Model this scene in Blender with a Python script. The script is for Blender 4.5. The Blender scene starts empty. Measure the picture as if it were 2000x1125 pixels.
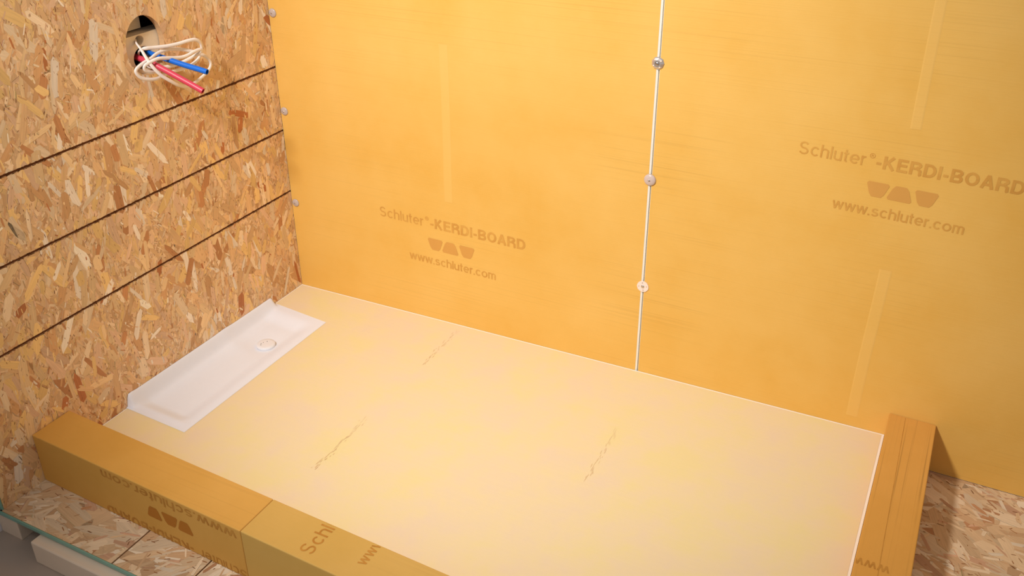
import bpy, bmesh, math, random
import numpy as np
from mathutils import Vector, Matrix

# ------------------------------------------------------------------ camera
scene = bpy.context.scene
COL = scene.collection
YAW, PITCH, ROLL, FPX, PY = .47065, .48235, -.003, 1824.446, 484.83
cam_d = bpy.data.cameras.new('camera')
cam_d.sensor_width = 36
cam_d.lens = 36 * FPX / 2000
cam_d.shift_y = -(562.5 - PY) / 2000
cam_d.clip_start = .02
cam = bpy.data.objects.new('camera', cam_d)
COL.objects.link(cam)
fw = Vector((-math.sin(YAW) * math.cos(PITCH), math.cos(YAW) * math.cos(PITCH), -math.sin(PITCH)))
rt0 = Vector((math.cos(YAW), math.sin(YAW), 0))
up0 = rt0.cross(fw)
rt = rt0 * math.cos(ROLL) + up0 * math.sin(ROLL)
up = up0 * math.cos(ROLL) - rt0 * math.sin(ROLL)
CP = Vector((1.91874, -2.17035, 1.60471))
M = Matrix((rt, up, -fw)).transposed().to_4x4()
M.translation = CP
cam.matrix_world = M
scene.camera = cam

# ------------------------------------------------------------------ world and lamps
w = bpy.data.worlds.new('world')
scene.world = w
w.use_nodes = True
bg = w.node_tree.nodes['Background']
bg.inputs[0].default_value = (1.0, .975, .96, 1)
bg.inputs[1].default_value = .33

ld = bpy.data.lights.new('ceiling_downlight', 'SPOT')
ld.energy = 378
ld.color = (1.0, .975, .94)
ld.shadow_soft_size = .13
ld.spot_size = math.radians(67)
ld.spot_blend = 1.0
lo = bpy.data.objects.new('ceiling_downlight', ld)
COL.objects.link(lo)
lo.location = (.62, -2.25, 2.55)
lo.rotation_euler = (Vector((.96, 0, .60)) - Vector(lo.location)).to_track_quat('-Z', 'Y').to_euler()

scene.view_settings.view_transform = 'Standard'
scene.view_settings.look = 'None'
scene.view_settings.gamma = 1
scene.view_settings.use_curve_mapping = False
scene.view_settings.exposure = 0.0

# ------------------------------------------------------------------ measures (metres)
ZF = -.03906           # deck surface
ZC = .10678            # kerb top
ZG = -.120             # concrete
S = .01881             # fall of the tray towards the drain
W = 1.907              # tray width
YB, YF, CA = -.9472, -1.0601, .02935   # kerb inner and outer line, plan angle
XR0, XR1 = 1.9082, 2.0204
GROOVES = [.3521, .5626, .7687]
WALL_END = -1.180
DECK_END = -1.187
TOP = 1.75
XMAX = 2.95


# ------------------------------------------------------------------ helpers
def lin(c):
    return tuple((v / 255 / 12.92 if v / 255 <= .04045 else ((v / 255 + .055) / 1.055) ** 2.4) for v in c)


def rgba(c):
    return (*lin(c), 1)


def ray(u, v):
    return fw + rt * ((u - 1000) / FPX) - up * ((v - PY) / FPX)


def on_x(u, v, x=0):
    d = ray(u, v)
    return CP + d * ((x - CP.x) / d.x)


def on_y(u, v, y=0):
    d = ray(u, v)
    return CP + d * ((y - CP.y) / d.y)


def link(o, parent=None):
    COL.objects.link(o)
    if parent is not None:
        o.parent = parent
    return o


def mesh_obj(name, verts, faces, mat, parent=None, smooth=False):
    me = bpy.data.meshes.new(name)
    me.from_pydata([tuple(v) for v in verts], [], faces)
    me.update()
    if mat:
        me.materials.append(mat)
    if smooth:
        me.polygons.foreach_set('use_smooth', [True] * len(me.polygons))
    return link(bpy.data.objects.new(name, me), parent)


def bm_obj(name, bm, mat, parent=None, smooth=False):
    me = bpy.data.meshes.new(name)
    bmesh.ops.recalc_face_normals(bm, faces=bm.faces)
    bm.to_mesh(me)
    bm.free()
    if mat:
        me.materials.append(mat)
    if smooth:
        me.polygons.foreach_set('use_smooth', [True] * len(me.polygons))
    return link(bpy.data.objects.new(name, me), parent)


def hexa(name, corners, mat, parent=None, bevel=0.0, seg=2):
    """corners: 8 points, bottom four then top four, both counter-clockwise"""
    bm = bmesh.new()
    vs = [bm.verts.new(c) for c in corners]
    for f in ((3, 2, 1, 0), (4, 5, 6, 7), (0, 1, 5, 4), (1, 2, 6, 5), (2, 3, 7, 6), (3, 0, 4, 7)):
        bm.faces.new([vs[i] for i in f])
    if bevel:
        bmesh.ops.bevel(bm, geom=list(bm.edges), offset=bevel, segments=seg, affect='EDGES', profile=.6)
    return bm_obj(name, bm, mat, parent)


def box(name, x0, x1, y0, y1, z0, z1, mat, parent=None, bevel=0.0, seg=2):
    return hexa(name, [(x0, y0, z0), (x1, y0, z0), (x1, y1, z0), (x0, y1, z0),
                       (x0, y0, z1), (x1, y0, z1), (x1, y1, z1), (x0, y1, z1)], mat, parent, bevel, seg)


def thing(name, label, cat, loc=(0, 0, 0), group=None):
    o = bpy.data.objects.new(name, None)
    o.empty_display_size = .02
    COL.objects.link(o)
    o.location = loc
    tag(o, label, cat, group)
    return o


def tag(o, label, cat, group=None):
    o['label'] = label
    o['category'] = cat
    if group:
        o['group'] = group
    return o


# convex clipping in 2-D
def clip(poly, a, b, c):
    """keep the side a*x + b*y <= c"""
    out = []
    n = len(poly)
    for i in range(n):
        p, q = poly[i], poly[(i + 1) % n]
        dp, dq = a * p[0] + b * p[1] - c, a * q[0] + b * q[1] - c
        if dp <= 0:
            out.append(p)
        if (dp < 0 < dq) or (dq < 0 < dp):
            t = dp / (dp - dq)
            out.append((p[0] + t * (q[0] - p[0]), p[1] + t * (q[1] - p[1])))
    return out if len(out) >= 3 else []


def halfplanes(poly):
    """outward half-planes of a counter-clockwise convex polygon"""
    r = []
    n = len(poly)
    for i in range(n):
        p, q = poly[i], poly[(i + 1) % n]
        a, b = q[1] - p[1], -(q[0] - p[0])
        r.append((a, b, a * p[0] + b * p[1]))
    return r


def inside(poly, clipper):
    for a, b, c in halfplanes(clipper):
        poly = clip(poly, a, b, c)
        if not poly:
            return []
    return poly


def minus(polys, hole):
    hp = halfplanes(hole)
    res = []
    for poly in polys:
        rest = poly
        for a, b, c in hp:
            o = clip(rest, -a, -b, -c)
            if o:
                res.append(o)
            rest = clip(rest, a, b, c)
            if not rest:
                break
    return res


def ellipse(cx, cy, rx, ry, n=40, wob=0.0):
    return [(cx + rx * math.cos(2 * math.pi * i / n) * (1 + wob * math.sin(3.1 * i)),
             cy + ry * math.sin(2 * math.pi * i / n) * (1 + wob * math.sin(3.1 * i))) for i in range(n)]


def area(p):
    return .5 * sum(p[i][0] * p[(i + 1) % len(p)][1] - p[(i + 1) % len(p)][0] * p[i][1] for i in range(len(p)))


# ------------------------------------------------------------------ materials
def nodes(name):
    m = bpy.data.materials.new(name)
    m.use_nodes = True
    nt = m.node_tree
    return m, nt, nt.nodes['Principled BSDF']


def N(nt, t, **kw):
    n = nt.nodes.new(t)
    for k, v in kw.items():
        setattr(n, k, v)
    return n


def plain(name, c, rough=.6, metallic=0, spec=.4, var=.06, scale=30, bump=0.0):
    m, nt, b = nodes(name)
    b.inputs['Roughness'].default_value = rough
    b.inputs['Metallic'].default_value = metallic
    b.inputs['Specular IOR Level'].default_value = spec
    tc = N(nt, 'ShaderNodeTexCoord')
    no = N(nt, 'ShaderNodeTexNoise')
    no.inputs['Scale'].default_value = scale
    no.inputs['Detail'].default_value = 4
    nt.links.new(tc.outputs['Object'], no.inputs['Vector'])
    r = N(nt, 'ShaderNodeMapRange')
    r.inputs['To Min'].default_value = 1 - var
    r.inputs['To Max'].default_value = 1 + var
    nt.links.new(no.outputs['Fac'], r.inputs['Value'])
    mx = N(nt, 'ShaderNodeMix', data_type='RGBA', blend_type='MULTIPLY')
    mx.inputs['Factor'].default_value = 1
    mx.inputs['A'].default_value = rgba(c)
    nt.links.new(r.outputs['Result'], mx.inputs['B'])
    nt.links.new(mx.outputs['Result'], b.inputs['Base Color'])
    if bump:
        bp = N(nt, 'ShaderNodeBump')
        bp.inputs['Strength'].default_value = bump
        bp.inputs['Distance'].default_value = .002
        nt.links.new(no.outputs['Fac'], bp.inputs['Height'])
        nt.links.new(bp.outputs['Normal'], b.inputs['Normal'])
    return m


def fleece(name, c1, c2, c3, line_axis, period, line_amt, rough=.75, patch=3.0, spec=.3):
    """mottled fleece-faced board: large soft patches plus fine woven lines that come and go"""
    m, nt, b = nodes(name)
    L = nt.links.new
    b.inputs['Roughness'].default_value = rough
    b.inputs['Specular IOR Level'].default_value = spec
    tc = N(nt, 'ShaderNodeTexCoord')
    n1 = N(nt, 'ShaderNodeTexNoise')
    n1.inputs['Scale'].default_value = patch
    n1.inputs['Detail'].default_value = 5
    n1.inputs['Roughness'].default_value = .6
    L(tc.outputs['Object'], n1.inputs['Vector'])
    cr = N(nt, 'ShaderNodeValToRGB')
    e = cr.color_ramp.elements
    e[0].position, e[0].color = .33, rgba(c1)
    e[1].position, e[1].color = .7, rgba(c3)
    mid = e.new(.5)
    mid.color = rgba(c2)
    L(n1.outputs['Fac'], cr.inputs['Fac'])
    # lines
    mp = N(nt, 'ShaderNodeMapping')
    sc = [1.2, 1.2, 1.2]
    sc[line_axis] = 1.0 / period
    mp.inputs['Scale'].default_value = sc
    L(tc.outputs['Object'], mp.inputs['Vector'])
    n2 = N(nt, 'ShaderNodeTexNoise')
    n2.inputs['Scale'].default_value = 1.0
    n2.inputs['Detail'].default_value = 2
    L(mp.outputs['Vector'], n2.inputs['Vector'])
    r2 = N(nt, 'ShaderNodeMapRange')
    r2.inputs['From Min'].default_value = .56
    r2.inputs['From Max'].default_value = .68
    L(n2.outputs['Fac'], r2.inputs['Value'])
    n3 = N(nt, 'ShaderNodeTexNoise')
    n3.inputs['Scale'].default_value = 2.6
    n3.inputs['Detail'].default_value = 3
    L(tc.outputs['Object'], n3.inputs['Vector'])
    r3 = N(nt, 'ShaderNodeMapRange')
    r3.inputs['From Min'].default_value = .44
    r3.inputs['From Max'].default_value = .64
    L(n3.outputs['Fac'], r3.inputs['Value'])
    mu = N(nt, 'ShaderNodeMath', operation='MULTIPLY')
    L(r2.outputs['Result'], mu.inputs[0])
    L(r3.outputs['Result'], mu.inputs[1])
    mu2 = N(nt, 'ShaderNodeMath', operation='MULTIPLY')
    L(mu.outputs[0], mu2.inputs[0])
    mu2.inputs[1].default_value = line_amt
    mx = N(nt, 'ShaderNodeMix', data_type='RGBA')
    L(mu2.outputs[0], mx.inputs['Factor'])
    L(cr.outputs['Color'], mx.inputs['A'])
    mx.inputs['B'].default_value = rgba([v * .62 for v in c1])
    L(mx.outputs['Result'], b.inputs['Base Color'])
    bp = N(nt, 'ShaderNodeBump')
    bp.inputs['Strength'].default_value = .25
    bp.inputs['Distance'].default_value = .001
    L(n2.outputs['Fac'], bp.inputs['Height'])
    L(bp.outputs['Normal'], b.inputs['Normal'])
    return m


def strand_mat():
    m, nt, b = nodes('wood_strands')
    L = nt.links.new
    b.inputs['Roughness'].default_value = .62
    b.inputs['Specular IOR Level'].default_value = .3
    at = N(nt, 'ShaderNodeAttribute', attribute_name='Col')
    uv = N(nt, 'ShaderNodeUVMap', uv_map='grain')
    mp = N(nt, 'ShaderNodeMapping')
    mp.inputs['Scale'].default_value = (14, 260, 1)
    L(uv.outputs['UV'], mp.inputs['Vector'])
    n = N(nt, 'ShaderNodeTexNoise')
    n.inputs['Scale'].default_value = 1
    n.inputs['Detail'].default_value = 4
    n.inputs['Roughness'].default_value = .65
    L(mp.outputs['Vector'], n.inputs['Vector'])
    r = N(nt, 'ShaderNodeMapRange')
    r.inputs['From Min'].default_value = .25
    r.inputs['From Max'].default_value = .75
    r.inputs['To Min'].default_value = .84
    r.inputs['To Max'].default_value = 1.14
    L(n.outputs['Fac'], r.inputs['Value'])
    mx = N(nt, 'ShaderNodeMix', data_type='RGBA', blend_type='MULTIPLY')
    mx.inputs['Factor'].default_value = 1
    L(at.outputs['Color'], mx.inputs['A'])
    L(r.outputs['Result'], mx.inputs['B'])
    L(mx.outputs['Result'], b.inputs['Base Color'])
    return m


def ink(name, ink_c, board_c, scale=26):
    """half-worn print"""
    m, nt, b = nodes(name)
    L = nt.links.new
    b.inputs['Roughness'].default_value = .75
    b.inputs['Specular IOR Level'].default_value = .3
    tc = N(nt, 'ShaderNodeTexCoord')
    n = N(nt, 'ShaderNodeTexNoise')
    n.inputs['Scale'].default_value = scale
    n.inputs['Detail'].default_value = 4
    L(tc.outputs['Object'], n.inputs['Vector'])
    r = N(nt, 'ShaderNodeMapRange')
    r.inputs['From Min'].default_value = .32
    r.inputs['From Max'].default_value = .62
    L(n.outputs['Fac'], r.inputs['Value'])
    mx = N(nt, 'ShaderNodeMix', data_type='RGBA')
    L(r.outputs['Result'], mx.inputs['Factor'])
    mx.inputs['A'].default_value = rgba([.55 * i + .45 * q for i, q in zip(ink_c, board_c)])
    mx.inputs['B'].default_value = rgba(ink_c)
    L(mx.outputs['Result'], b.inputs['Base Color'])
    return m


def plastic(name, c, trans, rough, metallic=0):
    m, nt, b = nodes(name)
    b.inputs['Base Color'].default_value = rgba(c)
    b.inputs['Roughness'].default_value = rough
    b.inputs['Transmission Weight'].default_value = trans
    b.inputs['Metallic'].default_value = metallic
    b.inputs['IOR'].default_value = 1.45
    return m


BOARD = (230, 180, 90)
MT = {
    'board': fleece('yellow_board_fleece', (227, 174, 80), BOARD, (233, 185, 98), 2, .0036, .14),
    'strip': fleece('fleece_lap_strip', (231, 182, 92), (233, 184, 97), (234, 186, 102), 2, .004, .05),
    'kerb': fleece('kerb_fleece', (204, 152, 68), (209, 157, 74), (214, 162, 80), 1, .006, .10),
    'kerb2': fleece('kerb_fleece_olive', (202, 160, 80), (206, 164, 86), (210, 168, 92), 1, .006, .10),
    'kerb3': fleece('kerb_fleece_lined', (208, 150, 66), (213, 155, 72), (218, 160, 78), 0, .0055, .40),
    'tray': fleece('tray_fleece', (231, 213, 158), (231, 211, 169), (229, 208, 177), 1, .01, .0, patch=9.0),
    'foam': plain('white_foam', (246, 240, 228), .8, var=.03),
    'white_fleece': plain('white_drain_fleece', (230, 233, 242), .6, var=.015, scale=60, bump=.05),
    'outlet': plain('white_outlet_plastic', (232, 232, 236), .4, var=.01),
    'dark': plain('cavity_shade', (38, 24, 14), .9),  # shade inside openings, put into the colour
    'kerf': plain('shaded_kerf', (112, 66, 34), .9, var=.25, scale=60),  # dark brown with the shade of the groove in it
    'pine': plain('pale_pine', (246, 228, 196), .6, var=.08, scale=40),
    'osb_body': plain('osb_core', (206, 164, 118), .75, var=.2, scale=60),
    'strand': strand_mat(),
    'teal': plain('teal_edge', (122, 168, 152), .3, spec=.6, var=.08),
    'primed': plain('primed_timber', (226, 206, 184), .6, var=.05),
    'white_panel': plain('white_panel_paint', (226, 220, 222), .5, var=.03),
    'concrete': plain('grey_concrete', (180, 164, 150), .55, var=.1, scale=9),
    'red': plain('red_conduit', (206, 64, 86), .38, spec=.5, var=.04),
    'blue': plain('blue_conduit', (8, 104, 206), .38, spec=.5, var=.04),
    'cable': plain('white_cable', (242, 232, 224), .45, var=.02),
    'ink': ink('print_ink', (206, 148, 66), BOARD),
    'ink_kerb': ink('kerb_print_ink', (178, 120, 46), (217, 163, 78), 40),
    'logo': plain('logo_ink', (212, 154, 74), .75, var=.05, scale=14),
    'logo_kerb': plain('kerb_logo_ink', (178, 112, 30), .75, var=.05),
    'clear': plastic('clear_washer_plastic', (214, 196, 186), .25, .22),
    'pinkish': plastic('milky_washer_plastic', (228, 206, 196), .25, .25),
    'pale_plastic': plain('pale_pink_plastic', (248, 222, 208), .45, var=.02),
    'steel': plastic('screw_steel', (206, 202, 200), 0, .25, 1.0),
    'chrome': plastic('washer_metal', (216, 206, 200), 0, .28, .7),
    'scuff': plain('tray_scuff', (224, 194, 150), .8, var=.1),
}

# ------------------------------------------------------------------ strand boards
PAL = [((230, 190, 144), 6), ((224, 184, 138), 6), ((236, 200, 156), 4), ((218, 174, 126), 4), ((240, 208, 168), 2),
       ((232, 192, 134), 4), ((208, 160, 114), 1.6), ((228, 188, 148), 4)]
PAL_TOP = [((236, 200, 150), 5), ((226, 184, 134), 4), ((240, 212, 174), 3.6), ((212, 164, 114), 3), ((246, 228, 204), 1.8),
           ((238, 198, 132), 4), ((200, 142, 94), .9), ((230, 190, 152), 3), ((188, 120, 74), .35)]
PAL_F = [((218, 188, 150), 5), ((212, 178, 138), 5), ((226, 200, 166), 5), ((202, 164, 124), 2.5), ((232, 212, 184), 2.5),
         ((208, 164, 130), 1.6), ((188, 138, 98), .7)]


def strand_field(rng, u0, u1, v0, v1, ang, spread, sizes, pal):
    """list of (poly, height, colour, origin, angle) for a pressed-strand surface; sizes: (count, L0, L1, W0, W1, h0, h1, dark)"""
    cols = [p[0] for p in pal]
    wts = [p[1] for p in pal]
    out = []
    for cnt, L0, L1, W0, W1, h0, h1, kind in sizes:
        for _ in range(cnt):
            cx, cy = rng.uniform(u0, u1), rng.uniform(v0, v1)
            a = rng.gauss(ang, spread)
            Ln, Wd = rng.uniform(L0, L1), rng.uniform(W0, W1)
            e = [rng.uniform(.02, .28) * Ln for _ in range(4)]
            k1, k2 = rng.uniform(.75, 1), rng.uniform(.75, 1)
            pts = [(-Ln / 2, rng.uniform(-.45, .45) * Wd * .5), (-Ln / 2 + e[0], -Wd / 2 * k1), (Ln / 2 - e[1], -Wd / 2),
                   (Ln / 2, rng.uniform(-.45, .45) * Wd * .5), (Ln / 2 - e[2], Wd / 2 * k2), (-Ln / 2 + e[3], Wd / 2)]
            ca, sa = math.cos(a), math.sin(a)

            def tf(ps, dx=0, dy=0):
                return [(cx + dx + p[0] * ca - p[1] * sa, cy + dy + p[0] * sa + p[1] * ca) for p in ps]
            h = rng.uniform(h0, h1)
            if kind == 'speck':
                c = rng.choice([(140, 90, 50), (156, 104, 62), (118, 74, 40), (176, 122, 76)])
            else:
                c = rng.choices(cols, wts)[0]
                j = rng.uniform(.93, 1.06)
                c = tuple(min(255, v * j) for v in c)
                if rng.random() < .34:      # a darker line along one side: shadow gap and resin put into colour
                    q = rng.uniform(-1, 1) * .0011
                    q2 = rng.uniform(-1, 1) * .0011
                    d = tuple(v * rng.uniform(.60, .82) for v in c)
                    out.append((tf(pts, q, q2), h - .00003, d, (cx, cy), a))
            out.append((tf(pts), h, c, (cx, cy), a))
    return out


def strand_mesh(name, field, clipper, holes, to3, parent):
    V, Fc, C, UV = [], [], [], []
    minu, maxu = min(p[0] for p in clipper), max(p[0] for p in clipper)
    minv, maxv = min(p[1] for p in clipper), max(p[1] for p in clipper)
    for poly, h, c, o, a in field:
        if max(p[0] for p in poly) < minu or min(p[0] for p in poly) > maxu:
            continue
        if max(p[1] for p in poly) < minv or min(p[1] for p in poly) > maxv:
            continue
        q = inside(poly, clipper)
        if not q:
            continue
        ps = [q]
        for hl in holes:
            ps = minus(ps, hl)
        cl = (*lin(c), 1)
        ca, sa = math.cos(a), math.sin(a)
        for p in ps:
            if abs(area(p)) < 4e-7:
                continue
            b0 = len(V)
            for x, y in p:
                V.append(to3(x, y, h))
                dx, dy = x - o[0], y - o[1]
                UV.append((dx * ca + dy * sa + o[0] * 7.3, -dx * sa + dy * ca + o[1] * 5.1))
                C.append(cl)
            Fc.append(list(range(b0, len(V))))
    ob = mesh_obj(name, V, Fc, MT['strand'], parent)
    me = ob.data
    at = me.color_attributes.new('Col', 'FLOAT_COLOR', 'POINT')
    at.data.foreach_set('color', np.array(C, dtype=np.float32).ravel())
    ul = me.uv_layers.new(name='grain')
    li = np.empty(len(me.loops), dtype=np.int32)
    me.loops.foreach_get('vertex_index', li)
    ul.data.foreach_set('uv', np.array(UV, dtype=np.float32)[li].ravel())
    ob['kind'] = 'stuff'
    return ob


def slab(name, outline, holes, to3, thick, mat, parent):
    """board body: front face with holes, outer edges, hole walls, back face"""
    polys = [outline]
    for hl in holes:
        polys = minus(polys, hl)
    V, Fc = [], []

    def quad(p, q):
        b0 = len(V)
        V.extend([to3(*p, 0), to3(*q, 0), to3(*q, -thick), to3(*p, -thick)])
        Fc.append([b0, b0 + 1, b0 + 2, b0 + 3])
    for p in polys:
        for d in (0, -thick):
            b0 = len(V)
            V.extend([to3(x, y, d) for x, y in p])
            f = list(range(b0, len(V)))
            Fc.append(f if d == 0 else f[::-1])
    for ring in [outline] + holes:
        for i in range(len(ring)):
            quad(ring[i], ring[(i + 1) % len(ring)])
    return mesh_obj(name, V, Fc, mat, parent)


def rect(u0, u1, v0, v1):
    return [(u0, v0), (u1, v0), (u1, v1), (u0, v1)]


rng = random.Random(7)

# ------------------------------------------------------------------ setting: concrete floor
fl = mesh_obj('floor', [(-5, -6, ZG), (7, -6, ZG), (7, 3, ZG), (-5, 3, ZG)], [[0, 1, 2, 3]], MT['concrete'])
fl['kind'] = 'structure'

# ------------------------------------------------------------------ setting: left strand-board wall
HOLE = ellipse(-.4790, .9535, .0635, .0770, 44)
wl = box('wall_left', -.130, -.112, WALL_END, 0, ZF, TOP, MT['dark'])  # added dark backing sheet, stands in for the shade of the wall cavity
wl['kind'] = 'structure'
wl['label'] = 'left wall clad in golden strand board with three dark horizontal saw lines'


def wall3(u, v, h):
    return (h, u, v)


wf = strand_field(rng, WALL_END - .03, .03, ZF - .03, TOP + .03, math.pi / 2, .55, [
    (2600, .07, .13, .014, .030, .00010, .00020, 's'),
    (5200, .022, .06, .006, .016, .00020, .00032, 's'),
    (9000, .008, .026, .0025, .008, .00030, .00044, 's')], PAL)
wf += strand_field(rng, WALL_END - .03, .03, ZF - .03, TOP + .03, math.pi / 2, .50, [
    (1900, .04, .11, .010, .027, .00040, .00056, 's'),
    (4200, .006, .030, .0016, .006, .00044, .00062, 's'),
    (3600, .003, .010, .0006, .0016, .00062, .00072, 'speck')], PAL_TOP)
K = .0031
cuts = [ZF + .0005] + [g for g in GROOVES] + [TOP]
for i in range(4):
    z0 = cuts[i] + (K if i else 0)
    z1 = cuts[i + 1] - (K if i < 3 else 0)
    hl = [HOLE] if i == 3 else []
    # saw lines wander a little
    bot = [(WALL_END, z0), (-.001, z0)]
    pn = slab('osb_panel', [(WALL_END, z0), (-.001, z0), (-.001, z1), (WALL_END, z1)], hl, wall3, .018, MT['osb_body'], wl)
    strand_mesh('wood_strand', wf, rect(WALL_END, -.001, z0, z1), hl, wall3, pn)
for g in GROOVES:
    box('saw_kerf', -.0175, -.0022, WALL_END, -.001, g - K, g + K, MT['kerf'], wl)
# torn fibres along the saw lines
V, Fc = [], []
for g in GROOVES:
    for _ in range(520):
        y = rng.uniform(WALL_END + .01, -.01)
        z = g + rng.choice((-1, 1)) * (K + rng.uniform(-.0006, .0004))
        l2, w2 = rng.uniform(.0015, .006), rng.uniform(.0003, .0012)
        b0 = len(V)
        V.extend([(.0009, y - l2, z), (.0009, y, z - w2), (.0009, y + l2, z), (.0009, y, z + w2)])
        Fc.append([b0, b0 + 1, b0 + 2, b0 + 3])
tf_ = mesh_obj('torn_fibre', V, Fc, MT['kerf'], wl)
tf_['kind'] = 'stuff'
# trim along the free end of the wall
box('edge_trim', -.018, .0008, WALL_END - .0045, WALL_END - .0005, ZF, TOP, MT['teal'], wl, .001)

# pale pine blocking behind the oval hole, bored for cable and conduit
BX = -.021
pc = on_x(230 + 262 / 6.25, 20 + 368 / 6.25, BX)
h_small = ellipse(pc.y, pc.z, .0145, .0125, 24)
pc = on_x(230 + 322 / 6.25, 20 + 580 / 6.25, BX)
h_big = ellipse(pc.y, pc.z, .0340, .0300, 32)
blk = slab('pine_blocking', [(-.62, .70), (-.30, .70), (-.30, .9790), (-.62, .9790)], [h_small, h_big],
           lambda u, v, h: (BX + h, u, v), .045, MT['pine'], wl)
box('pine_stud', -.110, -.050, -.500, -.440, .985, TOP, MT['pine'], wl)
box('pine_stud', -.110, -.019, -.66, -.622, ZF, TOP, MT['pine'], wl)

# ------------------------------------------------------------------ setting: back wall of two yellow foam boards
BT = .0158
wb = box('wall_back', -.13, XMAX, BT + .0005, BT + .02, ZF, TOP, MT['kerf'])
wb['kind'] = 'structure'
wb['label'] = 'back wall of two yellow printed foam boards meeting at a vertical joint'
SEAM0, SEAM1 = 1.2214, 1.2242


def board(x0, x1):
    cl, cr_ = (.0012 if x0 > 1 else 0), (.0042 if x1 < 2 else 0)
    pr = [(x0, .0025 if cl else 0), (x0 + cl, 0), (x1 - cr_, 0), (x1, .0022 if cr_ else 0), (x1, BT), (x0, BT)]
    if not cl:
        pr.pop(0)
    if not cr_:
        pr.remove((x1, 0))
        pr = [p for p in pr if p != (x1, 0)]
        i = [k for k, p in enumerate(pr) if p == (x1, BT)][0]
        pr.insert(i, (x1, 0))
    bmb = bmesh.new()
    lo_ = [bmb.verts.new((p[0], p[1], ZF + .001)) for p in pr]
    hi_ = [bmb.verts.new((p[0], p[1], TOP)) for p in pr]
    bmb.faces.new(lo_)
    bmb.faces.new(hi_)
    for i in range(len(pr)):
        j = (i + 1) % len(pr)
        bmb.faces.new((lo_[i], lo_[j], hi_[j], hi_[i]))
    b = bm_obj('backer_board', bmb, MT['foam'], wb)
    x0, x1 = x0 + cl, x1 - cr_
    f = mesh_obj('board_facing', [(x0 + .0004, -.0003, ZF + .0015), (x1 - .0004, -.0003, ZF + .0015),
                                  (x1 - .0004, -.0003, TOP - .001), (x0 + .0004, -.0003, TOP - .001)],
                 [[0, 1, 2, 3]], MT['board'], b)
    return b


bl = board(.0005, SEAM0)
br = board(SEAM1, XMAX)
bl['label'] = 'yellow foam backer board beside the strand board wall'
br['label'] = 'yellow foam backer board behind the short kerb'


def lap(parent, x0, x1, z0, z1, dx=0.0):
    bm = bmesh.new()
    n = 14
    prev = None
    for i in range(n + 1):
        t = i / n
        z = z0 + (z1 - z0) * t
        o = dx * t + .0012 * math.sin(5 * t + x0 * 40)
        vs = [bm.verts.new((x0 + o, -.0004, z)), bm.verts.new((x0 + o + .003, -.0008, z)),
              bm.verts.new((x1 + o - .003, -.0008, z)), bm.verts.new((x1 + o, -.0004, z))]
        if prev:
            for k in range(3):
                bm.faces.new((prev[k], prev[k + 1], vs[k + 1], vs[k]))
        prev = vs
    return bm_obj('fleece_lap', bm, MT['strip'], parent)


lap(bl, .590, .617, .435, .912, .0)
lap(br, 1.818, 1.842, .868, TOP - .01, -.006)
lap(br, 1.805, 1.834, .066, .508, .008)


# ---- print: words and the three-trapezoid mark
def arc(cx, cy, rx, ry, a0, a1, n=14):
    return [(cx + rx * math.cos(math.radians(a0 + (a1 - a0) * i / n)), cy + ry * math.sin(math.radians(a0 + (a1 - a0) * i / n))) for i in range(n + 1)]


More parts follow.
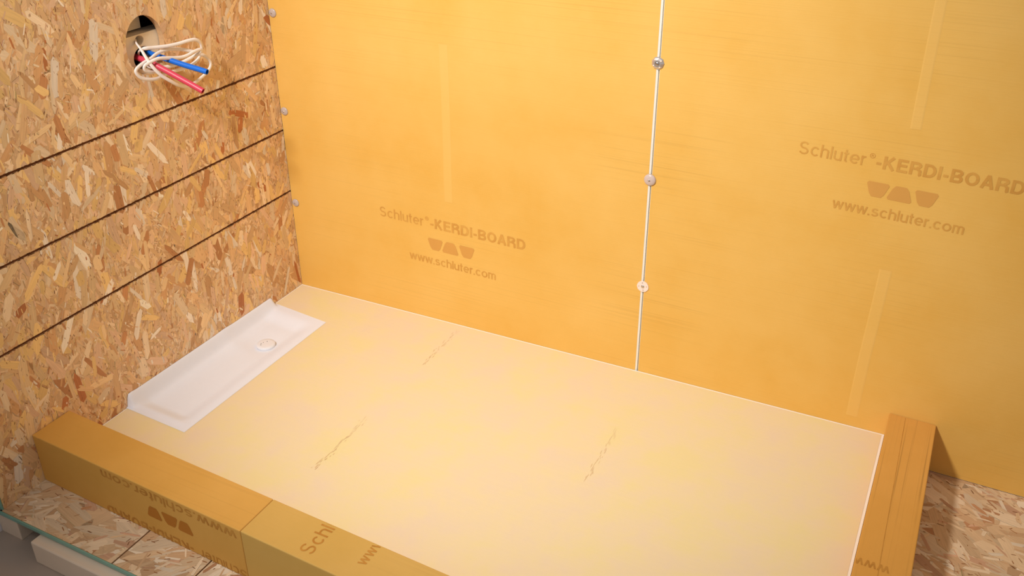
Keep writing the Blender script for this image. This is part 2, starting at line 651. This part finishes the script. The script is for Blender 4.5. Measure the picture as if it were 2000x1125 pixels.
def glyph(ch, w):
    """strokes (centre lines) and advance of one letter; capital height 1, lower case .74, stroke width w"""
    t = w / 2
    X = .74
    r = .24
    if ch == 's':
        return [arc(.27, X * .75 - t / 2, .24 - t, X * .25 - t / 2, 25, 270) + arc(.27, X * .25 + t / 2, .26 - t, X * .25 - t / 2, 90, -158)[1:]], .54
    if ch == 'S':
        return [arc(.34, .75 - t / 2, .29 - t, .25 - t / 2, 25, 270) + arc(.34, .25 + t / 2, .31 - t, .25 - t / 2, 90, -158)[1:]], .68
    if ch == 'c':
        return [arc(.30, X / 2, .29 - t, X / 2 - t, 42, 318, 20)], .56
    if ch == 'h':
        return [[(t, 0), (t, 1)], arc(t + .205, X - .23, .205, .23 - t, 180, 0) + [(t + .41, 0)]], .41 + w
    if ch == 'l' or ch == 'I':
        return [[(t, 0), (t, 1)]], w
    if ch == 'u':
        return [[(t, X)] + arc(t + .205, .23, .205, .23 - t, 180, 360) + [(t + .41, X)], [(t + .41, .3), (t + .41, 0)]], .41 + w
    if ch == 't':
        return [[(.13, .95), (.13, .14)] + arc(.13 + .10, .14, .10, .14 - t, 180, 275, 6), [(0, X - t), (.29, X - t)]], .30
    if ch == 'e':
        return [[(t, X / 2), (.60 - t, X / 2)], arc(.30, X / 2, .30 - t, X / 2 - t, 0, 318, 22)], .60
    if ch == 'r':
        return [[(t, 0), (t, X)], arc(t + .22, X - .26, .22, .26 - t, 180, 88, 8)], .32
    if ch == 'K':
        return [[(t, 0), (t, 1)], [(.66 - t, 1), (t, .36)], [(.26, .55), (.70 - t, 0)]], .70
    if ch == 'E':
        return [[(t, 0), (t, 1)], [(t, 1 - t), (.60, 1 - t)], [(t, .52), (.56, .52)], [(t, t), (.62, t)]], .62
    if ch in 'RB':
        bowl = [(t, 1 - t), (.40, 1 - t)] + arc(.40, .745, .26 - t, .255 - t, 90, -90)[1:-1] + [(.40, .49), (t, .49)]
        if ch == 'R':
            return [[(t, 0), (t, 1)], bowl, [(.42, .49), (.60, .36), (.62, .06), (.66, 0)]], .70
        low = [(t, .49), (.42, .49)] + arc(.42, .245 + t / 2, .27 - t, .245 - t / 2, 90, -90)[1:-1] + [(.42, t), (t, t)]
        return [[(t, 0), (t, 1)], bowl, low], .69
    if ch == 'D':
        return [[(t, 0), (t, 1)], [(t, 1 - t), (.32, 1 - t)] + arc(.32, .5, .39 - t, .5 - t, 90, -90, 20)[1:-1] + [(.32, t), (t, t)]], .71
    if ch == 'O':
        return [arc(.39, .5, .39 - t, .5 - t, 0, 360, 30)], .78
    if ch == 'o':
        return [arc(.31, X / 2, .31 - t, X / 2 - t, 0, 360, 24)], .62
    if ch == 'A':
        return [[(t * .8, 0), (.36, 1)], [(.36, 1), (.72 - t * .8, 0)], [(.16, .30), (.56, .30)]], .72
    if ch == '-':
        return [[(.02, .36), (.30, .36)]], .32
    if ch == '.':
        return [[(0, t), (w, t)]], w
    if ch == 'w':
        return [[(t * .7, X), (.21, 0)], [(.21, 0), (.40, X)], [(.40, X), (.59, 0)], [(.59, 0), (.80 - t * .7, X)]], .80
    if ch == 'm':
        a = arc(t + .165, X - .21, .165, .21 - t, 180, 0)
        return [[(t, 0), (t, X)], a + [(t + .33, 0)], [(p[0] + .33, p[1]) for p in a] + [(t + .66, 0)]], .66 + w
    return [], .3


class FaceList(list):
    def __init__(self, f, ly):
        super().__init__(f)
        self.ly = ly


def text_mesh(body, w=.13):
    """word as overlapping flat stroke quads with mitred polylines"""
    V, Fc, LY = [], [], []
    x = 0.0
    for ch in body:
        st, adv = glyph(ch, w)
        for q, pl in enumerate(st):
            n = len(pl)
            b0 = len(V)
            for i, p in enumerate(pl):
                a, b = pl[max(i - 1, 0)], pl[min(i + 1, n - 1)]
                if 0 < i < n - 1:
                    d1 = (p[0] - a[0], p[1] - a[1])
                    d2 = (b[0] - p[0], b[1] - p[1])
                    l1, l2 = math.hypot(*d1) or 1, math.hypot(*d2) or 1
                    dx, dy = d1[0] / l1 + d2[0] / l2, d1[1] / l1 + d2[1] / l2
                else:
                    dx, dy = b[0] - a[0], b[1] - a[1]
                L = math.hypot(dx, dy) or 1
                nx, ny = -dy / L * w / 2, dx / L * w / 2
                V += [(x + p[0] + nx, p[1] + ny), (x + p[0] - nx, p[1] - ny)]
            for i in range(n - 1):
                Fc.append([b0 + 2 * i + 1, b0 + 2 * i + 3, b0 + 2 * i + 2, b0 + 2 * i])
                LY.append(q)
        x += adv + (.10 if body[0] != 'w' else .085)
    return np.array(V), FaceList(Fc, LY)


def fit(vs, x0, x1, cap, ref):
    """scale so the word spans x0..x1 and its capital height is cap (ref = unscaled capital height)"""
    lo, hi = vs[:, 0].min(), vs[:, 0].max()
    o = vs.copy()
    o[:, 0] = x0 + (vs[:, 0] - lo) / (hi - lo) * (x1 - x0)
    o[:, 1] = vs[:, 1] * cap / ref
    return o


CAP = 1.0
PRINT = []   # (kind, verts2d, faces) of the full print block, title baseline at y = 0, width .48476
TW = .48476
for body, x0, x1, wt in (('Schluter', 0, .312, .12), ('-KERDI-BOARD', .362, 1.0, .185)):
    v, f = text_mesh(body, wt)
    v = fit(v, x0 * TW, x1 * TW, .0318, CAP)
    PRINT.append(('title', v, f))
# registered mark: a ring with a small R
rc = (.339 * TW, .0275)
n_ = 24
rv = [(rc[0] + r_ * math.cos(2 * math.pi * k / n_), rc[1] + r_ * math.sin(2 * math.pi * k / n_)) for r_ in (.0062, .0050) for k in range(n_)]
PRINT.append(('title', np.array(rv), [[k, (k + 1) % n_, n_ + (k + 1) % n_, n_ + k] for k in range(n_)]))
v, f = text_mesh('R')
v = fit(v, rc[0] - .0022, rc[0] + .0026, .0062, CAP)
v[:, 1] += rc[1] - .0031
PRINT.append(('title', v, f))
v, f = text_mesh('www.schluter.com')
v = fit(v, .0979, .3909, .0272, CAP)
v[:, 1] -= .1205
PRINT.append(('web', v, f))
v, f = text_mesh('www.schluter.com')
v = fit(v, .012, TW - .012, .0290, CAP)
v[:, 1] -= .1220
PRINT.append(('web_wide', v, f))
LG = []
lw = .32312 - .16329
for c0, c1, inv in ((.0, .335, True), (.305, .665, False), (.665, 1.0, True)):
    x0, x1 = .16329 + c0 * lw, .16329 + c1 * lw
    m0 = (x1 - x0) * .30
    top, bot = -.0346, -.0715
    pts = ([(x0, top), (x1, top), (x1 - m0 * .62, bot + .008), (x1 - m0, bot), (x0 + m0, bot), (x0 + m0 * .62, bot + .008)] if inv else
           [(x0, bot), (x1, bot), (x1 - m0 * .62, top - .008), (x1 - m0, top), (x0 + m0, top), (x0 + m0 * .62, top - .008)])
    # trim the two sharp corners
    P2 = []
    n = len(pts)
    for i, p in enumerate(pts):
        a, b2 = pts[i - 1], pts[(i + 1) % n]
        if i in (0, 1):
            for q in (a, b2):
                d = math.hypot(q[0] - p[0], q[1] - p[1])
                P2.append((p[0] + (q[0] - p[0]) / d * .005, p[1] + (q[1] - p[1]) / d * .005))
        else:
            P2.append(p)
    LG.append(np.array(P2))


def put_print(parent, org, ex, ey, nrm, scale=1.0, ink_m='ink', logo_m='logo', clipper=None, names=('title', 'web', 'logo')):
    """lay the print on a face: org = title baseline start, ex = reading direction, ey = letter-up"""
    org, ex, ey, nrm = Vector(org), Vector(ex).normalized(), Vector(ey).normalized(), Vector(nrm).normalized()

    def lay(name, v2, faces, mat, h):
        V, Fc = [], []
        ly = getattr(faces, 'ly', [0] * len(faces))
        for f, q in zip(faces, ly):
            p = [(v2[i][0] * scale, v2[i][1] * scale) for i in f]
            if clipper:
                p = p if area(p) > 0 else p[::-1]
                p = inside(p, clipper)
                if not p:
                    continue
            b0 = len(V)
            V.extend([org + ex * x + ey * y + nrm * (h + .00003 * q) for x, y in p])
            Fc.append(list(range(b0, len(V))))
        if V:
            mesh_obj(name, V, Fc, mat, parent)
    for q, (kind, v2, fs) in enumerate(PRINT):
        if kind in names:
            lay('printed_lettering', v2, fs, MT[ink_m], .0004)
    if 'logo' in names:
        for lg in LG:
            lay('printed_emblem', lg, [list(range(len(lg)))], MT[logo_m], .0004)


YP = -.0005
for parent, s_px, d_px in ((bl, (743, 421), (1026, 489)), (br, (1560, 299), (1998, 382))):
    a, b = on_y(*s_px), on_y(*d_px)
    ex = (b - a)
    ey = Vector((-ex.z, 0, ex.x))
    put_print(parent, (a.x, YP, a.z), ex, ey, (0, -1, 0), ex.length / TW)

# ------------------------------------------------------------------ setting: strand-board deck on the concrete
dk = box('subfloor', -.018, XMAX, DECK_END, BT, ZF - .0115, ZF - .0108, MT['dark'])
dk['kind'] = 'structure'
dk['label'] = 'strand board deck carrying the tray and kerbs, cut in panels'


def deck3(u, v, h):
    return (u, v, ZF + h)


seams = [0.0006, .3788, .5788, 1.60, XMAX]
FA = [math.radians(20), math.radians(35), math.radians(60), math.radians(-25)]
for i in range(4):
    x0, x1 = seams[i] + (.0020 if i else 0), seams[i + 1] - .0020
    pn = slab('osb_panel', rect(x0, x1, DECK_END, -.0005), [], deck3, .0105, MT['osb_body'], dk)
    k = (x1 - x0)
    vis0 = -1.2 if i < 3 else -.9
    ff = strand_field(rng, x0 - .05, x1 + .05, DECK_END - .05, .05, FA[i], .6, [
        (int(1500 * k), .10, .20, .030, .06, .0001, .0002, 's'),
        (int(1500 * k), .07, .17, .018, .044, .0002, .00045, 's'),
        (int(1700 * k), .02, .06, .004, .012, .0003, .00055, 's'),
        (int(1500 * k), .004, .018, .0008, .0026, .00056, .00062, 'speck')], PAL_F)
    strand_mesh('wood_strand', ff, rect(x0, x1, DECK_END, -.0005), [], deck3, pn)
box('edge_trim', -.018, XMAX, DECK_END - .0045, DECK_END - .0004, ZF - .0105, ZF + .0004, MT['teal'], dk, .001)

# ------------------------------------------------------------------ shower tray
tray = thing('shower_tray', 'pale yellow sloped foam shower tray with thin white rim', 'shower tray', (W / 2, -.48, ZF))
Mt = Vector(tray.location)


def yb(x):
    return YB - CA * x


RECESS = [(.004, -.770), (.214, -.780), (.2165, -.186), (.004, -.160)]


def tray_z(x):
    return S * x


def tray_layer(name, outline, holes, dz, mat, skirt=None):
    polys = [outline]
    for hl in holes:
        polys = minus(polys, hl)
    V, Fc = [], []
    for p in polys:
        b0 = len(V)
        V.extend([Vector((x, y, tray_z(x) + dz)) - Mt for x, y in p])
        Fc.append(list(range(b0, len(V))))
    if skirt is not None:
        for ring in [outline] + holes:
            for i in range(len(ring)):
                p, q = ring[i], ring[(i + 1) % len(ring)]
                b0 = len(V)
                V.extend([Vector((*p, tray_z(p[0]) + dz)) - Mt, Vector((*q, tray_z(q[0]) + dz)) - Mt,
                          Vector((*q, skirt)) - Mt, Vector((*p, skirt)) - Mt])
                Fc.append([b0, b0 + 3, b0 + 2, b0 + 1])
    return mesh_obj(name, V, Fc, mat, tray)


X0, X1, Y1 = .0012, W, -.0012
out = [(X0, yb(X0) + .0015), (X1, yb(X1) + .0015), (X1, Y1), (X0, Y1)]
tray_layer('foam_body', out, [RECESS], -.0004, MT['foam'], ZF + .0008)
ins = [(X0 + .0035, out[0][1] + .002), (X1 - .0065, out[1][1] + .002), (X1 - .0065, Y1 - .0048), (X0 + .0035, Y1 - .0048)]
tray_layer('fleece_top', ins, [RECESS], .0003, MT['tray'])


def on_tray(u, v):
    d = ray(u, v)
    t = (S * CP.x - CP.z) / (d.z - S * d.x)
    return CP + d * t


# rubbed streaks where the folded fleece was creased
for (p, q, n, wd) in (((895, 645), (826, 712), 40, .005), ((718, 815), (612, 917), 52, .005), ((1206, 838), (1142, 938), 40, .0045)):
    a, b = on_tray(*p), on_tray(*q)
    d = (b - a)
    Ln = d.length
    d.normalize()
    sd = Vector((-d.y, d.x, 0))
    V, Fc = [], []
    for i in range(n):
        t = (i + rng.random()) / n
        c = a + d * (t * Ln) + sd * rng.gauss(0, wd)
        l2, w2 = rng.uniform(.003, .012), rng.uniform(.0003, .0010)
        for k in ((-l2, 0), (0, -w2), (l2, 0), (0, w2)):
            pt = c + d * k[0] + sd * k[1]
            V.append(Vector((pt.x, pt.y, S * pt.x + .0005 + .00002 * i)) - Mt)
        Fc.append([len(V) - 4, len(V) - 3, len(V) - 2, len(V) - 1])
    ob = mesh_obj('scuff_mark', V, Fc, MT['scuff'], tray)
    ob['kind'] = 'stuff'

# ------------------------------------------------------------------ linear drain body
drain = thing('linear_drain', 'white linear drain channel let into the tray at the strand board wall', 'drain', (.115, -.47, 0))
Md = Vector(drain.location)


def smooth(t):
    t = max(0, min(1, t))
    return t * t * (3 - 2 * t)


OUT = Vector((.126, -.345))


def drain_pt(a, b):
    """a: 0 at the wall .. 1 tray side, b: 0 far end .. 1 near end"""
    p = Vector((.0012, -.1455)).lerp(Vector((.2319, -.1719)), a)
    q = Vector((.0012, -.7815)).lerp(Vector((.2285, -.7926)), a)
    return p.lerp(q, b)


def drain_h(a, b, x, y):
    Lx, Ly = .23, .63
    ex = (1 - a) * Lx
    en, ef = (1 - b) * Ly, b * Ly
    rim = smooth((ex - .018) / .055) * smooth((en - .026) / .040) * smooth((ef - .022) / .07)
    h = .0009 - .012 * rim * smooth(a * Lx / .06 + .1)
    h += .0015 * math.exp(-((en - .026) / .010) ** 2) * smooth(ex / .05)          # lip at the near end
    # low dome round the outlet
    r = math.hypot(x - OUT.x, y - OUT.y)
    h += -.006 * math.exp(-(r / .055) ** 2) * rim
    h += .0022 * math.exp(-((y + .392 + .12 * (x - .05)) / .030) ** 2) * rim * smooth((.15 - x) / .08)
    # upstand against the wall
    e = smooth((ef - .004) / .014) * smooth((en - .004) / .010)
    h += (.029 + .008 * b) * e * (1 - smooth((x - .0012) / .030)) ** 1.4
    return h


NA, NB = 56, 120
As = [0, .004, .01, .018, .028, .04, .055] + [.075 + .925 * i / (NA - 7) for i in range(NA - 6)]
V, Fc = [], []
nb = NB + 1
for a in As:
    for j in range(nb):
        b = j / NB
        p = drain_pt(a, b)
        V.append(Vector((p.x, p.y, tray_z(p.x) + drain_h(a, b, p.x, p.y))) - Md)
na = len(As)
for i in range(na - 1):
    for j in range(NB):
        Fc.append([i * nb + j, i * nb + j + 1, (i + 1) * nb + j + 1, (i + 1) * nb + j])
mesh_obj('channel_body', V, Fc, MT['white_fleece'], drain, smooth=True)


def lathe(name, prof, mat, parent, n=36, axis='z', loc=(0, 0, 0), smooth_=True):
    V, Fc = [], []
    for r, h in prof:
        for k in range(n):
            a = 2 * math.pi * k / n
            c, s_ = r * math.cos(a), r * math.sin(a)
            V.append(Vector((c, s_, h) if axis == 'z' else (c, -h, s_)) + Vector(loc))
    m = len(prof)
    for i in range(m - 1):
        for k in range(n):
            k2 = (k + 1) % n
            Fc.append([i * n + k, i * n + k2, (i + 1) * n + k2, (i + 1) * n + k])
    Fc.append([k for k in range(n)][::-1])
    Fc.append([(m - 1) * n + k for k in range(n)])
    bm = bmesh.new()
    vs = [bm.verts.new(v) for v in V]
    for f in Fc:
        try:
            bm.faces.new([vs[i] for i in f])
        except ValueError:
            pass
    bmesh.ops.remove_doubles(bm, verts=bm.verts, dist=1e-6)
    return bm_obj(name, bm, mat, parent, smooth_)


oz = tray_z(OUT.x) - .0175
cover = lathe('outlet_cover', [(.029, -.006), (.029, .0035), (.0272, .0052), (.020, .0060), (.012, .0062), (.002, .0062)],
              MT['outlet'], drain, 40, 'z', Vector((OUT.x + .004, OUT.y, oz + .006)) - Md)
for dx, dy in ((-.010, .000), (-.012, -.008), (-.003, .010), (-.008, -.014)):
    lathe('recess_shade', [(.0014, 0), (.0014, .0003), (.0006, .0003)], MT['dark'], cover, 10, 'z',
          Vector((OUT.x + .004 + dx, OUT.y + dy, oz + .0121)) - Md)  # dark dots on the cover, the shade of small holes as colour

# ------------------------------------------------------------------ kerbs


def kerb(name, x0, x1, mat, label):
    t = thing(name, label, 'kerb', (x0, YF - CA * x0, ZF))
    m = Vector(t.location)
    yo = lambda x: YF - CA * x
    c = [Vector(p) - m for p in ((x0, yo(x0), ZF + .001), (x1, yo(x1), ZF + .001), (x1, yb(x1), ZF + .001), (x0, yb(x0), ZF + .001),
                                 (x0, yo(x0), ZC), (x1, yo(x1), ZC), (x1, yb(x1), ZC), (x0, yb(x0), ZC))]
    hexa('kerb_body', c, mat, t, .003, 3)
    return t, m


JX = .6925
k1, m1 = kerb('shower_kerb', .0015, JX - .0003, MT['kerb'], 'long yellow foam kerb section butting the strand board wall, printing upside down')
k2, m2 = kerb('shower_kerb', JX + .0003, XR1, MT['kerb2'], 'olive yellow foam kerb section with cut-off lettering on its top')
k3 = thing('shower_kerb', 'short yellow lined foam kerb standing against the back wall', 'kerb', (XR0, -.5, ZF))
m3 = Vector(k3.location)
ye = lambda x: yb(x) + .001
hexa('kerb_body', [Vector(p) - m3 for p in ((XR0, ye(XR0), ZF + .001), (XR1, ye(XR1), ZF + .001), (XR1, -.0012, ZF + .001), (XR0, -.0012, ZF + .001),
                                            (XR0, ye(XR0), ZC), (XR1, ye(XR1), ZC), (XR1, -.0012, ZC), (XR0, -.0012, ZC))], MT['kerb3'], k3, .003, 3)
# crease along the lined kerb
bm = bmesh.new()
vs = [bm.verts.new(Vector(p) - m3) for p in ((1.9465, -.006, ZC + .0003), (1.9475, -.006, ZC + .0003), (1.9600, -.66, ZC + .0003), (1.9588, -.66, ZC + .0003))]
bm.faces.new(vs)
bm_obj('fleece_crease', bm, MT['ink_kerb'], k3)

# print on the outer face of the first section, upside down: title start at right, reading towards the wall
exk = Vector((-1, CA, 0)).normalized()
nk = Vector((-CA, -1, 0)).normalized()
eyk = Vector((0, 0, -1))
sx = .690
scl = .94
org = Vector((sx, YF - CA * sx, -.0165)) - m1
# clip to the face height (local y runs downwards from the title baseline)
clp = rect(-.002 / scl, .70, (-.0165 - ZC + .004), (-.0165 - ZF - .0015))
put_print(k1, org, exk, eyk, nk, scl, 'ink_kerb', 'logo_kerb', clipper=[(p[0], p[1]) for p in clp], names=('title', 'web_wide', 'logo'))
# print across the top of the second section: reads towards the tray, cut by the inner edge
so = Vector((.8760, -1.0660, ZC)) - m2
put_print(k2, so, (0, 1, 0), (-1, 0, 0), (0, 0, 1), 1.12, 'ink_kerb', 'logo_kerb', clipper=rect(-.003, .0895, -.5, .06), names=('title',))
so = Vector((.8805, -1.1330, ZC)) - m2
put_print(k2, so, (0, 1, 0), (-1, 0, 0), (0, 0, 1), .95, 'ink_kerb', 'logo_kerb', clipper=rect(.06, .1530, -.5, .06), names=('web',))
# upside-down web address on the lined kerb, cut by its edges
so = Vector((2.0710, -.6640, ZC)) - m3
put_print(k3, so, (-1, 0, 0), (0, -1, 0), (0, 0, 1), .95, 'ink_kerb', 'logo_kerb', clipper=rect(.05, .1600, -.2, .3), names=('web',))

# ------------------------------------------------------------------ washers and screws


def dome(r, h, n=7):
    return [(r, 0)] + [(r * math.cos(i / n * math.pi / 2) * .999 + .0001, h * .18 + h * .82 * math.sin(i / n * math.pi / 2)) for i in range(n + 1)]


def washer(kind, x, z, label, group=None):
    t = thing('washer', label, 'washer', (x, -.0006, z), group)
    if kind == 'metal':
        lathe('washer_plate', [(.0165, 0), (.0165, .0012), (.0140, .0036), (.0095, .0062), (.0060, .0064), (.0055, .0050), (.0005, .0050)], MT['chrome'], t, 9, 'y', smooth_=False)
        lathe('screw_head', [(.0050, .0045), (.0050, .0068), (.0036, .0084), (.0003, .0084)], MT['steel'], t, 20, 'y')
        for k in range(4):
            a = math.radians(35 + 90 * k)
            lathe('clear_stud', [(.0022, .003), (.0020, .0056), (.0006, .0064)], MT['pale_plastic'], t, 10, 'y', (.0112 * math.cos(a), 0, .0112 * math.sin(a)))
    elif kind == 'milky':
        lathe('washer_plate', dome(.0162, .0078), MT['pinkish'], t, 28, 'y')
        lathe('screw_head', [(.0028, .0068), (.0028, .0084), (.0016, .0090), (.0003, .0090)], MT['steel'], t, 16, 'y')
    elif kind == 'flat':
        pl = ellipse(0, 0, .0168, .0168, 18, .05)
        hs = [ellipse(.0112 * math.cos(a), .0112 * math.sin(a), .0016, .0016, 10) for a in (math.radians(8), math.radians(98), math.radians(188), math.radians(278))]
        slab('washer_plate', pl, hs, lambda u, v, h: (u, -(.0022 + h), v), .0022, MT['pale_plastic'], t)
        lathe('screw_head', [(.0046, .0016), (.0046, .0030), (.0032, .0036), (.0003, .0036)], MT['steel'], t, 18, 'y')
    else:
        lathe('washer_plate', dome(.0132, .0058), MT['clear'], t, 28, 'y')
        lathe('screw_head', [(.0026, .005), (.0026, .0064), (.0014, .0070), (.0003, .0070)], MT['steel'], t, 16, 'y')
    return t


washer('metal', 1.2200, .9402, 'shiny silver faceted washer on the joint between the yellow boards')
washer('milky', 1.2212, .6277, 'milky pinkish domed washer on the joint between the yellow boards')
washer('flat', 1.2226, .3063, 'flat pale pink washer with four small holes, low on the board joint')
washer('clear', .0156, .9358, 'clear domed washer on the yellow board, level with the oval wall opening')
washer('clear', .0156, .6281, 'clear domed washer on the yellow board between two saw lines')
washer('clear', .0164, .3122, 'clear domed washer on the yellow board just below the lowest saw line')

# ------------------------------------------------------------------ conduits and cables in the wall opening


def catmull(P, n=8):
    out_ = []
    P = [P[0] + (P[0] - P[1])] + P + [P[-1] + (P[-1] - P[-2])]
    for i in range(1, len(P) - 2):
        for k in range(n):
            t = k / n
            out_.append(.5 * ((2 * P[i]) + (-P[i - 1] + P[i + 1]) * t + (2 * P[i - 1] - 5 * P[i] + 4 * P[i + 1] - P[i + 2]) * t * t
                              + (-P[i - 1] + 3 * P[i] - 3 * P[i + 1] + P[i + 2]) * t ** 3))
    out_.append(P[-2])
    return out_


def sweep(name, pts, ra, rb, mat, parent, n=12, flat_normal=Vector((1, 0, 0)), cap=True):
    V, Fc = [], []
    m = len(pts)
    for i, p in enumerate(pts):
        tg = (pts[min(i + 1, m - 1)] - pts[max(i - 1, 0)]).normalized()
        s1 = tg.cross(flat_normal)
        if s1.length < .05:
            s1 = tg.cross(Vector((0, 0, 1)))
        s1.normalize()
        s2 = s1.cross(tg).normalized()
        for k in range(n):
            a = 2 * math.pi * k / n
            V.append(p + s1 * (ra * math.cos(a)) + s2 * (rb * math.sin(a)))
    for i in range(m - 1):
        for k in range(n):
            k2 = (k + 1) % n
            Fc.append([i * n + k, i * n + k2, (i + 1) * n + k2, (i + 1) * n + k])
    if cap:
        Fc.append(list(range(n))[::-1])
        Fc.append([(m - 1) * n + k for k in range(n)])
    return mesh_obj(name, V, Fc, mat, parent, smooth=True)


def zp(x, y):
    """a point of the enlarged opening view, in photo pixels"""
    return 230 + x / 6.25, 20 + y / 6.25


def conduit(name, pix, r, mat, label):
    P = [on_x(*zp(x, y), d) for x, y, d in pix]
    t = thing(name, label, 'conduit', P[0])
    m = Vector(t.location)
    pts = [p - m for p in catmull(P, 8)]
    sweep('tube_wall', pts, r, r, mat, t, 20, cap=False)
    inner = pts[-6:]
    sweep('tube_bore', inner[:-1] + [inner[-1] + (inner[-1] - inner[-2]) * -.02], r * .80, r * .80, mat, t, 20, cap=False)
    # annular end face
    tg = (pts[-1] - pts[-2]).normalized()
    s1 = tg.cross(Vector((1, 0, 0))).normalized()
    s2 = s1.cross(tg)
    V, Fc = [], []
    n = 20
    for rr in (r, r * .80):
        for k in range(n):
            a = 2 * math.pi * k / n
            V.append(pts[-1] + s1 * (rr * math.cos(a)) + s2 * (rr * math.sin(a)))
    for k in range(n):
        k2 = (k + 1) % n
        Fc.append([k, k2, n + k2, n + k])
    mesh_obj('tube_rim', V, Fc, mat, t)
    return t


conduit('electrical_conduit', [(205, 560, -.060), (265, 588, -.020), (380, 630, .012), (560, 722, .050), (740, 820, .088), (900, 908, .122), (1040, 988, .152)],
        .0078, MT['red'], 'red plastic conduit poking out of the oval wall opening')
conduit('electrical_conduit', [(330, 500, -.060), (400, 530, -.020), (520, 570, .012), (680, 625, .048), (850, 680, .086), (980, 718, .116), (1092, 754, .142)],
        .0074, MT['blue'], 'blue plastic conduit poking out of the oval wall opening')


def cable(pix, label, ra=.0048, rb=.0027):
    P = [on_x(*zp(x, y), d) for x, y, d in pix]
    t = thing('electrical_cable', label, 'cable', P[0])
    m = Vector(t.location)
    sweep('cable_sheath', [p - m for p in catmull(P, 7)], ra, rb, MT['cable'], t, 10)
    return t


cable([(215, 345, -.055), (222, 395, -.016), (285, 478, .012), (350, 585, .030), (425, 690, .040), (525, 790, .046), (640, 862, .050), (740, 912, .048),
       (850, 928, .040), (935, 890, .036), (1010, 832, .034), (1080, 765, .034), (1126, 700, .034), (1132, 635, .034), (1085, 572, .034), (1000, 528, .032),
       (900, 500, .028), (780, 478, .022), (660, 472, .020), (560, 492, .020), (470, 535, .022), (400, 592, .026), (305, 650, .028), (232, 715, .028),
       (226, 765, .028), (285, 825, .028), (385, 846, .028), (480, 835, .026), (560, 792, .020), (680, 745, .014), (800, 712, .014), (900, 665, .018),
       (985, 590, .026), (1022, 500, .034), (1012, 405, .038), (950, 360, .040), (860, 372, .038), (740, 408, .032), (600, 438, .026), (440, 456, .018),
       (320, 470, .012), (262, 500, -.012), (250, 560, -.055)],
      'long white cable coiled in wide loops around both conduits')
cable([(300, 560, -.055), (350, 665, -.012), (470, 700, .010), (610, 688, .016), (740, 655, .022), (860, 600, .030), (930, 560, .036), (1000, 520, .044), (1005, 480, .046),
       (930, 506, .046), (840, 556, .044), (740, 580, .042), (600, 584, .042), (490, 592, .042), (400, 632, .038), (330, 680, .034), (335, 730, .032), (410, 756, .030), (475, 748, .024), (520, 715, .012), (480, 650, -.014), (420, 610, -.055)],
      'short white cable folded in a tight loop over the blue conduit')

# ------------------------------------------------------------------ timbers under the deck
lg = box('timber_block', -.030, .043, -1.184, -1.10, ZG, ZF - .0120, MT['primed'], None, .002)
tag(lg, 'short pale timber block under the corner of the strand board deck', 'timber')
bd = box('timber_batten', .1360, 1.9, -1.2180, -1.129, ZG, ZF - .0135, MT['primed'], None, .005, 3)
tag(bd, 'long pale timber batten lying on the grey concrete under the deck edge', 'timber')
wp = box('white_panel', -.050, -.031, -1.75, -1.10, ZG, TOP, MT['white_panel'], None, .001)
tag(wp, 'white painted panel standing on the concrete past the wall end', 'panel')
